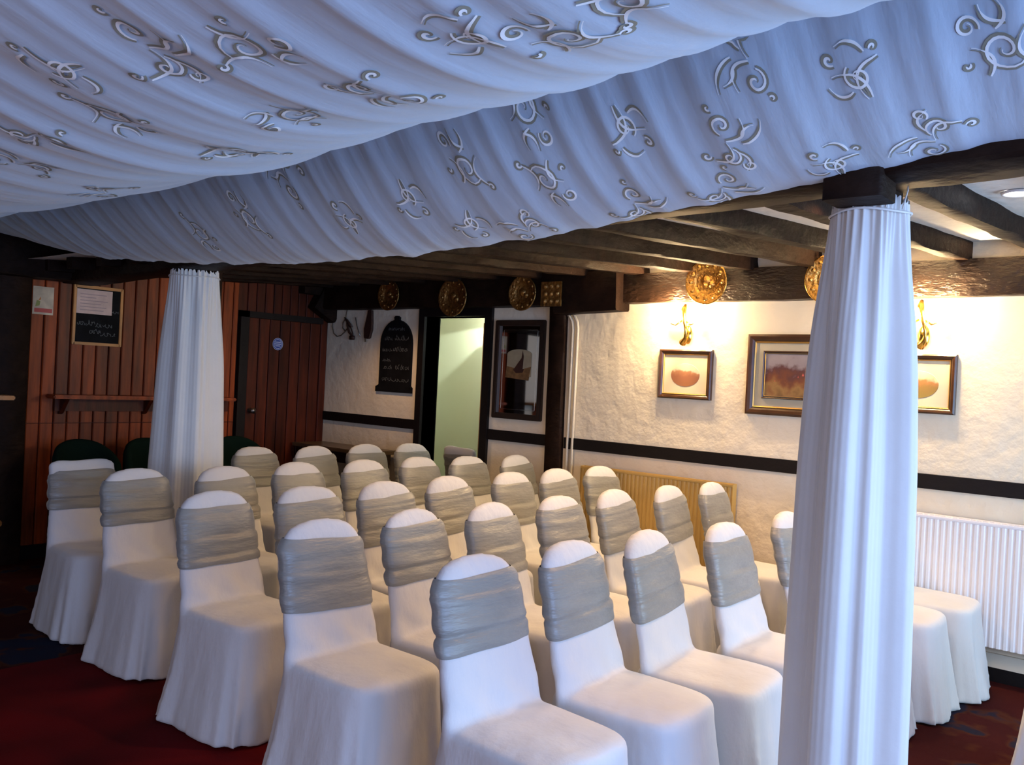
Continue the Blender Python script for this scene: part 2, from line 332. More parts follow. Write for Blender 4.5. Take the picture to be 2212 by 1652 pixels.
# beams and posts
def trim(n, mb, label, m_=BEAM): 
    o = mb.build('trim_%d' % n, m_); smooth_angle(o, 50); return struct(o, label)
b = MB(); hewn(b, (1.6, 2.37, 2.12), (XL, 2.93, 2.045), .22, .235, 60, .008, 2); trim(1, b, 'long dark main ceiling beam over the draped posts')
b = MB(); hewn(b, (-3.42, YW-.04, 2.08), (XR, YW-.04, 2.075), .09, .205, 50, .01, 11); trim(2, b, 'dark wall beam carrying the right hand brass plates', BEAMG)
b = MB(); hewn(b, (XL, YW-.085, 2.07), (-3.86, YW-.085, 2.065), .17, .27, 30, .006, 17); trim(3, b, 'dark thick wall beam above the doorway')
b = MB(); hewn(b, (-3.92, YW-.09, 2.0), (-3.37, YW-.09, 2.02), .18, .29, 8, .005, 23); trim(4, b, 'dark beam end block beside the corner post')
b = MB(); hewn(b, (-3.955, YW-.05, 0), (-3.985, YW-.05, 2.08), .145, .14, 20, .008, 29, (0, 1, 0)); trim(5, b, 'dark upright wall post with white pipes beside it')
b = MB().box((DX0-.07, YW-.03, 0), (DX0, YW+.17, 2.08)).box((DX1, YW-.03, 0), (DX1+.075, YW+.17, 2.08)).box((DX0, YW-.03, DZ), (DX1, YW+.17, 2.08))
struct(b.build('door_2', RAIL), 'black frame of the doorway to the pale green corridor')
b = MB(); hewn(b, (-.845, 2.60, 0), (-.85, 2.62, 2.14), .12, .12, 16, .004, 31, (0, 1, 0)); hewn(b, (-.83, 2.40, 2.04), (-.83, 2.40, 2.42), .16, .13, 8, .004, 37, (0, 1, 0)); trim(6, b, 'dark post inside the right hand voile drape')
b = MB(); hewn(b, (-4.95, 2.84, 0), (-4.96, 2.85, 2.07), .15, .15, 16, .004, 41, (0, 1, 0)); trim(7, b, 'dark post inside the left hand voile drape')
b = MB(); hewn(b, (XL+.06, 2.36, 0), (XL+.06, 2.36, 2.5), .13, .21, 16, .006, 47, (0, 1, 0)); trim(8, b, 'thick dark post at the left end of the boarded wall')
b = MB(); hewn(b, (XL+.10, 1.2, 2.035), (XL+.10, 3.02, 2.06), .2, .5, 14, .01, 53); trim(10, b, 'dark header beam at far left')
b = MB(); hewn(b, (XL+.06, YW-.02, 1.95), (XL+.06, YW-.26, 2.08), .12, .28, 6, .008, 59); hewn(b, (XL+.05, 4.95, 2.2), (XL+.05, YW, 2.2), .10, .3, 6, .008, 61); trim(11, b, 'dark bracket block in the far corner')
# dado rails, skirting
b = MB().box((XL, YW-.022, 1.015), (DX0-.07, YW+.01, 1.098)).box((DX1+.075, YW-.022, 1.0), (-4.05, YW+.01, 1.083)).box((-3.88, YW-.022, .995), (XR, YW+.01, 1.078))
for i, v in enumerate(b.v): b.v[i] = (v[0], v[1], v[2])
struct(b.build('trim_12', RAIL), 'black dado rail along the plaster wall')
b = MB().box((DX1+.075, YW-.02, 0), (XR, YW+.01, .075)).box((XL, YW-.02, 0), (DX0-.07, YW+.01, .075)); struct(b.build('baseboard_right', RAIL))
struct(MB().box((-3.4, YW-.018, .075), (XR, YW+.01, .15)).build('baseboard_right_upper', PIPE))
struct(MB().box((XL, 2.6, 0), (XL+.02, 4.34, .1)).build('baseboard_back', RAIL))
for dx in (-3.845, -3.80):
    b = MB().tube([(dx, YW-.02, .02), (dx, YW-.02, 1.90), (dx-.008, YW-.02, 1.95), (dx-.03, YW-.02, 1.985), (dx-.05, YW-.02, 2.0)], .011, 10)
    struct(b.build('trim_13' if dx < -3.82 else 'trim_14', PIPE, smooth=True), 'cream painted vertical pipe beside the dark post')
# cream plaster panel left of the thick dark post
struct(MB().box((XL-.022, 1.3, 0), (XL, 2.34, 2.05)).build('wall_back_panel', PLASTER), 'pale panel left of the dark post')

# ------------------------------------------------------------------ ceiling canopy
def zb1(X):   # lowest height of the near bay
    return 2.062 + 0.012*(X+1) - .035*max(0, 1-((X+2.5)/1.3)**2) if X > -4 else 2.026-0.01*(X+4)
def pleat(X, Y, s):
    xx = X + 0.05*nz(Y*1.2, X*.6, s) + .03*Y
    a = nz(xx*4.2, Y*.25, s)*1.0
    b = abs(math.sin(xx*19+2.2*nz(xx*1.3, 0, s+4)))
    c = abs(math.sin(xx*41+3*nz(xx*2.3, .3, s+8)))
    return .024*a + .016*(b-.6)*(0.4+1.3*abs(nz(xx*1.1, .2, s+2))) + .0035*c
def surf1(X, Y):
    z = zb1(X) + (0.5 if Y > 1.1 else .42)*(Y-1.1)**2
    k = min(1, max(0, (1.95-Y)/.25))*.5+.5
    return z + pleat(X, Y, 1.0)*k
HEM = [(-6.9, 2.45), (-6.717, 2.401), (-6.155, 2.236), (-5.281, 2.099), (-4.139, 2.013), (-3.347, 1.982), (-2.862, 1.975), (-2.322, 1.988), (-1.678, 2.023), (-1.332, 2.071), (-1.033, 2.091), (-.773, 2.116), (-.429, 2.14), (.6, 2.2), (1.6, 2.25)]
def hemz(X):
    for (a, za), (b, zb) in zip(HEM, HEM[1:]):
        if X <= b:
            t = max(0, (X-a)/(b-a)); return za+(zb-za)*t
    return HEM[-1][1]
def hems(X): return sum(hemz(X+d) for d in (-.3, -.2, -.1, 0, .1, .2, .3))/7
def yend(X): return 2.43-.03*X*0
def surf2(X, Y):
    t = (Y-1.92)/(2.45-1.92); t = max(0, min(1.0, t)); hz_ = hems(X)
    z = hz_ + (2.40-hz_)*(1-t)**1.7
    return z + pleat(X, Y+.3, 20.0)*(.95-.50*t**3) + .004*math.sin(X*17+1.5*math.sin(X*3))*t
def sheet(name, surf, x0, x1, y0, y1, nx, ny, label):
    o_ = thing(name, label, 'canopy', ((x0+x1)/2, (y0+y1)/2, 2.3))
    vs = []; fs = []
    for i in range(nx+1):
        for j in range(ny+1):
            X = x0+(x1-x0)*i/nx; Y = y0+(y1-y0)*j/ny; vs.append((X, Y, surf(X, Y)))
    for i in range(nx):
        for j in range(ny): a = i*(ny+1)+j; fs.append((a, a+1, a+ny+2, a+ny+1))
    o = MB().add(vs, fs).build('fabric', CANOPY, o_, True, fix=False)
    return o_
can1 = sheet('draped_canopy', surf1, XL+.1, 1.6, .25, 1.93, 720, 44, 'deep swag of white scroll-embroidered voile hanging nearest the camera overhead')
can2 = sheet('draped_canopy', surf2, XL+.05, 1.6, 1.945, 2.45, 720, 22, 'shallow swag of white scroll-embroidered voile tacked along the dark main beam')
b = MB()
for Y0, Y1_ in ((.25, -2.9),):
    nx, ny = 160, 30; vs = []; fs = []
    for i in range(nx+1):
        for j in range(ny+1):
            X = XL+.1+(1.6-XL-.1)*i/nx; Y = Y0+(Y1_-Y0)*j/ny; vs.append((X, Y, surf1(X, .25)-.9*(j/ny)*(1-j/ny)))
    for i in range(nx):
        for j in range(ny): a = i*(ny+1)+j; fs.append((a, a+ny+1, a+ny+2, a+1))
    b.add(vs, fs)
tag(b.build('draped_canopy', CANOPY, smooth=True, fix=False), 'white voile swag overhead on the window side behind the camera', 'canopy')
# scroll embroidery: thin raised ribbons following the cloth
def spiral(cx, cy, r, turns, a0, sgn, n=26, r1=.12):
    return [(cx+(r*(1-(1-r1)*t))*math.cos(a0+sgn*turns*2*PI*t), cy+(r*(1-(1-r1)*t))*math.sin(a0+sgn*turns*2*PI*t)) for t in [i/n for i in range(n+1)]]
def arcp(p, q, bulge, n=12):
    out = []
    for i in range(n+1):
        t = i/n; x = p[0]+(q[0]-p[0])*t; y = p[1]+(q[1]-p[1])*t; dx, dy = q[0]-p[0], q[1]-p[1]; k = bulge*4*t*(1-t)
        out.append((x-dy*k, y+dx*k))
    return out
MOTIFS = [
 [spiral(0, 0, .085, 1.5, 2.6, 1), arcp((-.11, .06), (.03, .10), -.35), spiral(.13, -.045, .032, 1.2, 2.4, -1), spiral(-.12, .075, .025, 1.2, -.6, 1), arcp((.08, .02), (.15, .07), .3), arcp((-.05, -.10), (.06, -.085), .35), spiral(.02, -.13, .02, 1, 1.6, 1), arcp((.07, .06), (.17, .02), -.25)],
 [spiral(-.07, .03, .06, 1.3, 0, 1), spiral(.08, -.04, .055, 1.3, 3.1, 1), arcp((-.13, -.03), (.0, -.01), .4), arcp((.02, -.01), (.14, .02), .35), spiral(-.13, -.07, .028, 1.2, 1.2, 1), arcp((.03, .06), (.17, .10), .2), arcp((.05, .045), (.14, .085), -.2), spiral(-.09, .12, .022, 1.1, -1.4, -1), spiral(.13, -.11, .02, 1, 2, 1), arcp((-.02, .05), (-.13, .12), -.3)],
 [arcp((-.09, .05), (-.02, -.09), .35), arcp((-.02, -.09), (.10, .0), .35), spiral(.0, .0, .045, 1.2, 1.0, -1), arcp((.03, -.06), (.13, -.03), -.35), spiral(.09, .07, .03, 1.2, -2, 1), spiral(-.08, .09, .02, 1.1, 0, 1), arcp((-.04, .08), (.05, .11), .3)],
]
def motif(parent, surf, X, Y, kind, rot, sc_, sy=1.0, off=.0026):
    b = MB(); ca, sa = math.cos(rot), math.sin(rot)
    for st in MOTIFS[kind]:
        n = len(st)
        for layer, (dx, wd) in enumerate(((0.0, .0042), (.0085, .0042))):
            b.cur = layer; vs = []
            for i, (u, v) in enumerate(st):
                t = i/(n-1); p = st[min(i+1, n-1)]; q_ = st[max(i-1, 0)]
                tx, ty = p[0]-q_[0], p[1]-q_[1]; L = math.hypot(tx, ty) or 1; nx_, ny_ = -ty/L, tx/L
                wv = wd*(.35+1.0*math.sin(PI*min(1, t*1.15+.05))**.7)*(1.35 if layer == 0 else 1)
                for s_ in (-1, 1):
                    uu = (u+nx_*(s_*wv+dx))*sc_; vv = (v+ny_*(s_*wv+dx))*sc_
                    xx = X+uu*ca-vv*sa; yy = min(max(Y+(uu*sa+vv*ca)*sy, 1.955), 2.445) if Y > 1.94 else min(Y+(uu*sa+vv*ca)*sy, 1.925); vs.append((xx, yy, surf(xx, yy)-off-layer*.0006))
            b.add(vs, [(2*i, 2*i+1, 2*i+3, 2*i+2) for i in range(n-1)])
    return b.build('scroll_motif', [MOT_D, MOT_L], parent, True, fix=False)
M1 = [(-1.398, 0.879), (-1.313, 1.138), (-0.988, 1.039), (-0.865, 1.141), (-1.604, 0.812), (-1.965, 1.172), (-1.966, 0.906), (-2.757, 1.267), (-1.956, 1.284), (-0.73, 1.097), (-2.281, 0.873), (-1.84, 0.74), (-1.602, 1.141), (-2.612, 0.956)]
M2 = [(-0.96, 1.99), (-0.72, 2.09), (-0.415, 2.10), (-1.10, 2.19), (-1.379, 2.104), (-1.729, 2.19), (-0.60, 2.32), (-0.85, 2.34), (-2.0, 2.11), (-1.50, 2.37), (-2.342, 2.165), (-1.68, 2.005), (-2.912, 2.045), (-2.72, 2.22), (-3.317, 2.15), (-1.2, 2.37), (-2.151, 2.30), (-3.8, 2.2), (-1.93, 2.37)]
for i, (X, Y) in enumerate(M1): motif(can1, surf1, X, Y, i % 3, .4+1.3*i, .66)
for i, (X, Y) in enumerate(M2): motif(can2, surf2, X, Y, (i+1) % 3, 2.0+1.1*i, .62)

# ------------------------------------------------------------------ draped posts
def drape(name, cx, cy, prof, label, seed, deep):
    t_ = thing(name, label, 'curtain', (cx, cy, 0))
    nA, nZ = 240, 60; rs = []
    ztop = prof[0][0]
    def rad(z):
        for (za, ra), (zb, rb) in zip(prof, prof[1:]):
            if z >= zb: return ra+(rb-ra)*(za-z)/(za-zb)
        return prof[-1][1]
    b = MB()
    for j in range(nZ+1):
        z = ztop*(1-j/nZ)+.012*j/nZ; ring = []; gz = (ztop-z)
        for k in range(nA):
            a = 2*PI*k/nA; aw = a+.10*nz(math.cos(a)*1.5, math.sin(a)*1.5, seed+z*.3)
            big = .034*math.sin(4*aw+seed)*min(1, gz/.5) + .010*math.sin(7*aw+seed*2+.3*z)*min(1, gz/.25)
            dd = 0
            for a_d, w_d, am in deep:
                d_ = (a-a_d+PI) % (2*PI)-PI; dd -= am*math.exp(-(d_/w_d)**2)*min(1, gz/.3+.3)
            fine = .006*math.sin(34*a+3*math.sin(a*3+seed))*math.exp(-gz/.16) + .0006*math.sin(52*aw)
            r = rad(z)+big*.6+dd+fine
            zz = z + (.010*math.sin(34*a+1)+.006*math.sin(13*a+seed) if j == 0 else 0)
            ring.append((cx+r*math.cos(a), cy+r*math.sin(a), zz))
        rs.append(ring)
    b.rings(rs, cap=(False, False)); b.build('voile', DRAPE, t_, True)
    c_ = MB(); c_.tube([(cx+(rad(ztop-.03)+.010)*math.cos(a), cy+(rad(ztop-.03)+.010)*math.sin(a), ztop-.035+.004*math.sin(3*a)) for a in [2*PI*i/40 for i in range(41)]], .0035, 6)
    c_.build('gather_cord', DRAPE, t_, True)
    rp = ztop
    for a in (5.4, 5.9, 4.6): k_ = MB(); k_.tube([(cx+.11*math.cos(a), cy+.11*math.sin(a), rp-.03), (cx+.125*math.cos(a), cy+.125*math.sin(a), rp+.02), (cx+.12*math.cos(a+.05), cy+.12*math.sin(a+.05), rp+.055)], .0022, 5); k_.build('loose_tie', DRAPE, t_, True)
    # small grey sprigs woven at intervals down the cloth
    for q in range(16):
        a = seed+q*2.399; z = ztop-.18-q*.11; s_ = MB()
        r = rad(z)+.035
        for e in range(5):
            aa = a+.05*math.sin(e*2.1); zz = z+.03*math.cos(e*1.7)
            s_.add([(cx+r*math.cos(aa+d1_), cy+r*math.sin(aa+d1_), zz+d2_) for d1_, d2_ in ((0, -.006), (.03, 0), (0, .006), (-.03, .002))], [(0, 1, 2, 3)])
    return t_
acam = math.atan2(-2.6, .85)      # direction from right post to the camera
drape('post_drape', -.850, 2.628, [(2.066, .100), (1.9, .113), (1.7, .130), (1.3, .146), (.75, .156), (.3, .160), (0, .164)], 'white voile drape gathered round the nearer right hand post', 1.3, [(acam+.05, .16, .035), (acam-.75, .12, .02), (acam+.8, .2, .02)])
acam2 = math.atan2(-2.85, 4.95)
drape('post_drape', -4.955, 2.845, [(2.058, .136), (1.9, .146), (1.45, .174), (.88, .196), (.4, .205), (0, .21)], 'white voile drape gathered round the far left hand post', 3.9, [(acam2-.1, .35, .045), (acam2+.5, .1, .01)])

# ------------------------------------------------------------------ chair with cover and sash
def superell(a, hx, hy, n):
    c, s = math.cos(a), math.sin(a)
    return hx*math.copysign(abs(c)**(2/n), c), hy*math.copysign(abs(s)**(2/n), s)
def back_c(z): return -.165-.135*max(0, (z-.44)/.5)**1.05
def back_w(z, W=1.0):
    if z <= .82: return W*(.213-.033*max(0, min(1, (z-.44)/.36)))
    t = (z-.82)/.12; return W*.180*max(0.0, 1-t**2.3)**.55
def make_cover_mesh(seed, aisle=0.0, flat=0.0, W=1.0):
    b = MB(); n = 72; rs = []
    def ring(z, k, dz=0):
        r_ = []
        f = (1-z/.44) if z < .44 else 0
        for i in range(n):
            a = 2*PI*i/n
            hx = .235*k+.060*f**1.3; hy = (.210*W)*k+.012*f**1.2
            x, yv = superell(a, hx, hy, 4.5 if x_pos(a) else 6)
            if yv < 0: yv -= aisle*f**1.1*(abs(math.sin(a))**.5)
            wv = f**.8*(.010*math.sin(11*a+seed)+.008*math.sin(17*a+2.2*seed)+.014*nz(math.cos(a)*3, math.sin(a)*3, seed))
            r_.append((x*(1+wv*4)+.005, yv*(1+wv*(3.2 if (aisle and yv < 0) else 1.6)), z+dz-(.0)))
        return r_
    def x_pos(a): return math.cos(a) > 0
    for z in (.004, .05, .1, .16, .22, .28, .34, .39, .42, .440): rs.append(ring(z, 1))
    rs.append([(p[0], p[1], .452) for p in ring(.44, .975)])
    for k, z in ((.93, .461), (.8, .468), (.6, .472), (.35, .474), (.1, .475)): rs.append([(p[0], p[1], z) for p in ring(.45, k)])
    b.rings(rs)
    # back
    rs = []; zs = [.30, .36, .42, .48, .54, .60, .66, .72, .78, .82, .84, .86, .885, .905, .92, .931, .9385]
    for z in zs:
        wv = back_w(z, W)
        if flat and z > .8: wv = max(wv, flat*.180*W*(1-max(0, (z-.915)/.03)*.5))
        tk = .033 if z < .86 else .033*max(.25, (1-((z-.86)/.08)**2)**.5 if z < .94 else .2)
        c = back_c(z); r_ = []
        for i in range(48):
            a = 2*PI*i/48; x, yv = superell(a, tk, wv, 3.2)
            r_.append((c+x, yv, z + (-.004*math.cos(yv*20) if z > .9 else 0)))
        rs.append(r_)
    b.rings(rs)
    o = b.build('tmp', COVER)
    md = o.modifiers.new('r', 'REMESH'); md.mode = 'VOXEL'; md.voxel_size = .0115; md.use_smooth_shade = True
    sm = o.modifiers.new('s', 'SMOOTH'); sm.factor = .5; sm.iterations = 5
    dg = bpy.context.evaluated_depsgraph_get(); me = bpy.data.meshes.new_from_object(o.evaluated_get(dg))
    bpy.data.objects.remove(o)
    cn = [(v.co.copy(), v.normal.copy()) for v in me.vertices]; outc = []
    for p, nn in cn:            # drag wrinkles and creases in the stretch cloth
        d_ = .007*nz(p.y*6+p.z*2, p.z*3, seed+p.x*2)
        if p.z < .43: d_ += .010*nz(math.atan2(p.y, p.x)*4, p.z*1.2, seed+7)*(1-p.z/.44)
        if .44 < p.z < .6: d_ += .004*math.sin(p.y*38+p.z*30+seed)*(1-abs(p.z-.52)/.08) if abs(p.z-.52) < .08 else 0
        p = p+nn*d_; outc += [p.x, p.y, max(.003, p.z)]
    me.vertices.foreach_set('co', outc); me.update()
    me.polygons.foreach_set('use_smooth', [True]*len(me.polygons)); me.name = 'cover'
    return me
def make_sash_mesh(seed, z0=.60, z1=.835, tilt=0.0, W=1.0, creases=((.5, .008),)):
    b = MB(); n = 96; rs = []; L = 34
    for j in range(L+1):
        t = j/L; r_ = []
        for i in range(n):
            a = 2*PI*i/n
            _, yv = superell(a, .04, back_w(.7, W), 3.0)
            zz = z0+(z1-z0)*t + tilt*yv + .006*nz(yv*6, t*2, seed)
            wv = back_w(min(zz, .90), W); 
            e = min(1, 6*t, 6*(1-t))**.5
            off = .003+.007*e + .0018*math.sin(t*19+yv*9*math.sin(seed)+seed)*e + .003*nz(yv*5, t*5, seed+3)*e
            for cz, am in creases:
                ct = t-cz-.18*yv*math.sin(seed*3); off -= am*math.exp(-(ct/.035)**2)
            off = max(.0015, off)
            x, yv = superell(a, .034+off, wv+off, 3.2)
            r_.append((back_c(zz)+x, yv, zz))
        rs.append(r_)
    b.rings(rs, cap=(False, False))
    me = b.build('tmp', SASH, None, True); d = me.data; bpy.data.objects.remove(me); d.name = 'sash'; return d
covers = [make_cover_mesh(1.3), make_cover_mesh(4.1), make_cover_mesh(7.7)]
covers_aisle = [make_cover_mesh(2.9, .055), make_cover_mesh(9.3, .065)]
cover_flat = make_cover_mesh(5.5, .05, 1.0)
sashes = [make_sash_mesh(1.1, .660, .880, .02, creases=((.27, .008), (.78, .003))), make_sash_mesh(2.3, .635, .870, .03, creases=((.30, .007),)),
          make_sash_mesh(3.7, .615, .868, -.05, creases=((.55, .003),)), make_sash_mesh(5.2, .635, .865, .06, creases=((.35, .006), (.8, .004))),
          make_sash_mesh(6.4, .625, .868, .0, creases=((.5, .004), (.16, .007)))]
def chair(tx, ty, rot, label, kind=0, sk=0, h=.94, aisle=False, flat=False):
    s = h/.94; cx, sy_ = math.cos(rot), math.sin(rot)
    ox, oy = tx+.293*cx*s, ty+.293*sy_*s
    t_ = thing('banquet_chair', label, 'chair', (ox, oy, 0), 'white covered banquet chairs in rows')
    t_.rotation_euler = (0, 0, rot); t_.scale = (1, 1, s)
    me = cover_flat if flat else (covers_aisle[kind % 2] if aisle else covers[kind % 3])
    for nm, d in (('cover', me), ('sash', sashes[sk % 5])):
        o = bpy.data.objects.new(nm, d); C.objects.link(o); o.parent = t_
    return t_
chair(-1.85, 2.07, -0.046, 'white covered chair at the aisle end of the front row, silver sash creased', 0, 0, aisle=True)
chair(-1.81, 2.53, 0.047, 'white covered chair with silver sash, second from the aisle in the front row', 1, 1)
chair(-1.75, 2.96, 0.073, 'white covered chair with silver sash, third from the aisle in the front row', 2, 3)
chair(-1.66, 3.45, 0.011, 'white covered chair with silver sash, fourth from the aisle in the front row', 1, 4)
chair(-1.62, 4.02, 0.065, 'white covered chair with silver sash, fifth from the aisle in the front row', 2, 2)
chair(-1.56, 4.50, 0.057, 'white covered chair partly behind the right post drape, sixth of the front row', 1, 4)
chair(-1.50, 4.95, 0.050, 'white covered chair against the white radiator, last of the front row', 0, 1)
chair(-2.65, 2.08, -0.007, 'white covered chair with silver sash at the aisle end of the second row', 1, 2, aisle=True)
chair(-2.63, 2.54, 0.084, 'white covered chair with silver sash, second from the aisle in the second row', 0, 0)
chair(-2.58, 2.98, 0.086, 'white covered chair with silver sash, third from the aisle in the second row', 0, 4)
chair(-2.56, 3.47, 0.040, 'white covered chair with silver sash, fourth from the aisle in the second row', 1, 0)
chair(-2.54, 3.94, 0.057, 'white covered chair with silver sash, fifth from the aisle in the second row', 2, 3)
chair(-2.49, 4.43, 0.089, 'white covered chair with silver sash, sixth from the aisle in the second row', 1, 3)
chair(-2.43, 4.85, 0.083, 'white covered chair with silver sash at the wall end of the second row', 1, 4)
chair(-3.50, 2.15, 0.046, 'white covered chair with silver sash at the aisle end of the third row', 1, 4, aisle=True)
chair(-3.43, 2.61, -0.040, 'white covered chair with silver sash, second from the aisle in the third row', 1, 1)
chair(-3.38, 3.06, -0.028, 'white covered chair with silver sash, third from the aisle in the third row', 2, 3)
chair(-3.39, 3.54, 0.036, 'white covered chair with silver sash, fourth from the aisle in the third row', 2, 3)
chair(-3.38, 4.08, 0.033, 'white covered chair with silver sash, fifth from the aisle in the third row', 1, 4)
chair(-3.35, 4.51, 0.003, 'white covered chair with silver sash, sixth from the aisle in the third row', 2, 3)
chair(-3.32, 4.96, -0.027, 'white covered chair with silver sash at the wall end of the third row', 2, 2)
chair(-4.42, 2.25, 0.042, 'white covered chair with silver sash at the aisle end of the fourth row', 1, 0, aisle=True)
chair(-4.30, 2.70, 0.049, 'white covered chair with silver sash, second from the aisle in the fourth row', 2, 1)
chair(-4.32, 3.20, 0.036, 'white covered chair with silver sash, third from the aisle in the fourth row', 2, 4)
chair(-4.27, 3.68, 0.007, 'white covered chair with silver sash, fourth from the aisle in the fourth row', 2, 1)
chair(-4.30, 4.19, 0.033, 'white covered chair with silver sash, fifth from the aisle in the fourth row', 1, 4)
chair(-4.20, 4.58, -0.022, 'white covered chair with silver sash, sixth from the aisle in the fourth row', 1, 0)
chair(-4.11, 5.01, 0.035, 'white covered chair with silver sash at the wall end of the fourth row', 0, 3)
chair(-5.13, 2.30, -0.08, 'white covered chair turned askew at the aisle end of the rear row, squared top', 1, 0, h=.91, flat=True)
chair(-5.29, 3.55, 0.040, 'white covered chair with silver sash, second from the aisle in the rear row', 1, 0)
chair(-5.19, 3.99, -0.007, 'white covered chair with silver sash, third from the aisle in the rear row', 0, 3)
chair(-5.20, 4.49, -0.046, 'white covered chair with silver sash, fourth from the aisle in the rear row', 0, 4)
chair(-5.16, 4.94, -0.012, 'white covered chair with silver sash at the wall end of the rear row', 1, 4)
chair(-5.08, 5.45, 1.57, 'white covered chair standing in the doorway with its back to the rows', 1, 2, h=.90, flat=True)
chair(-.04, 4.03, 3.14, 'white covered chair cut off by the lower right edge of the photo', 2, 3)

# ------------------------------------------------------------------ wall things
def plate(X, Z, Y, r, label, m_, group):
    t_ = thing('brass_plate', label, 'plate', (X, Y, Z), group)
    b = MB().lathe([(r*.02, .004), (r*.30, .006), (r*.52, .002), (r*.58, .014), (r*.64, .016), (r*.90, .020), (r*.96, .026), (r, .022), (r*.99, .014), (r*.6, .004), (.001, .0)], (X, Y, Z), 'y', 48, cap=(True, False))
    b.build('dish', m_, t_, True)
    c_ = MB()
    for k in range(12):
        a = 2*PI*k/12
        c_.lathe([(.001, .024), (.010, .022), (.016, .016)], (X+r*.77*math.cos(a), Y, Z+r*.77*math.sin(a)), 'y', 8)
    c_.lathe([(.001, .02), (r*.12, .018), (r*.2, .010), (r*.24, .004)], (X-.01, Y, Z+.01), 'y', 14)
    c_.lathe([(.001, .02), (r*.10, .018), (r*.16, .006)], (X+r*.2, Y, Z-r*.1), 'y', 12)
    c_.build('embossed_relief', m_, t_, True)['kind'] = 'stuff'
plate(-5.72, 2.175, YW-.18, .135, 'tarnished round brass plate hung on the beam above the arched chalkboard', BRASSD, 'round brass plates on the beams')
plate(-4.94, 2.14, YW-.185, .158, 'large round brass plate hung on the beam above the doorway', BRASSD, 'round brass plates on the beams')
plate(-4.21, 2.155, YW-.18, .135, 'round brass plate hung on the beam above the ship mirror', BRASSD, 'round brass plates on the beams')
plate(-2.71, 2.20, YW-.105, .15, 'shiny round brass plate hung on the beam above the left wall sconce', BRASS, 'round brass plates on the beams')
plate(-1.90, 2.19, YW-.105, .15, 'round brass plate hung on the beam, half hidden by the right post drape', BRASS, 'round brass plates on the beams')
t_ = thing('brass_plaque', 'square embossed brass plaque on the beam beside the corner post', 'plaque', (-3.93, YW-.2, 2.14))
MB().box((-4.03, YW-.2, 2.05), (-3.84, YW-.185, 2.235), .003).build('plate', BRASSD, t_)
b = MB()
for k in range(3):
    for j in range(3): b.lathe([(.001, .012), (.012, .010), (.022, .0)], (-3.99+k*.055, YW-.2, 2.09+j*.055), 'y', 10)
b.build('embossed_relief', BRASSD, t_, True)['kind'] = 'stuff'
# pictures
def picture(X0, X1, Z0, Z1, fwid, label, name, inner):
    Y = YW; cx, cz = (X0+X1)/2, (Z0+Z1)/2
    t_ = thing(name, label, 'picture', (cx, Y-.01, cz))
    d = .03
    def frame(a, w_, y0, y1, m_, nm):   # mitred moulding
        x0, x1, z0, z1 = X0+a, X1-a, Z0+a, Z1-a; b = MB()
        sec = [(0, y1), (0, y0+.006), (w_*.3, y0), (w_*.7, y0+.004), (w_, y0+.012), (w_, y1)]
        rs = [[(x0+s, yv, z0+s) for s, yv in sec], [(x1-s, yv, z0+s) for s, yv in sec], [(x1-s, yv, z1-s) for s, yv in sec], [(x0+s, yv, z1-s) for s, yv in sec]]
        nn = len(sec)
        vs = [p for r in rs for p in r]; fs = []
        for i in range(4):
            i2 = (i+1) % 4
            for k in range(nn):
                k2 = (k+1) % nn; fs.append((i*nn+k, i2*nn+k, i2*nn+k2, i*nn+k2))
        b.add(vs, fs); b.build(nm, m_, t_)
    frame(0, fwid, Y-d, Y+.004, FRAMEW, 'frame')
    frame(fwid, fwid*.3, Y-d+.008, Y+.004, GOLDF, 'gilt_slip')
    return t_, frame
def small_pic(X0, label, m_):
    X1 = X0+.40; Z0, Z1 = 1.42, 1.757
    t_, fr = picture(X0, X1, Z0, Z1, .030, label, 'framed_print', None)
    MB().box((X0+.03, YW-.012, Z0+.03), (X1-.03, YW+.003, Z1-.03)).build('mount', MOUNT, t_)
    cx, cz = (X0+X1)/2, (Z0+Z1)/2
    o = MB().lathe([(.0001, .0135), (.108, .0135), (.11, .011)], (0, 0, 0), 'y', 40)
    o.v = [(cx+x, YW+yv, cz-.005+z*.72) for x, yv, z in o.v]; o.build('oval_print', m_, t_)
    f_ = MB()
    return t_, cx, cz
t1, cx, cz = small_pic(-3.09, 'small framed oval hunting print under the left wall sconce', OVAL1)
t2, cx, cz = small_pic(-1.60, 'small framed oval print of a rider under the right wall sconce', OVAL2)
t3, fr = picture(-2.44, -1.80, 1.35, 1.865, .045, 'large framed hunting landscape painting between the two wall sconces', 'framed_painting', None)
MB().box((-2.39, YW-.014, 1.395), (-1.85, YW+.003, 1.82)).build('mount', MOUNT2, t3)
fr(.105, .014, YW-.024, YW-.008, FRAMEW, 'inner_frame')
fr(.119, .006, YW-.022, YW-.008, GOLDF, 'inner_gilt')
MB().box((-2.315, YW-.018, 1.475), (-1.925, YW-.012, 1.74)).build('canvas', HUNT, t3)
# figures in red coats, flat print on the canvas
b = MB()
for (x, z, s_) in ((-2.07, 1.615, .010), (-2.10, 1.60, .006), (-2.02, 1.60, .007), (-2.25, 1.57, .005), (-1.98, 1.605, .005)): b.prism([(0, s_), (-s_*.7, -s_), (s_*.7, -s_)], (x, YW-.0185, z), (1, 0, 0), (0, 0, 1), (0, -.0006, 0))
b.build('red_riders', REDP, t3)['kind'] = 'stuff'
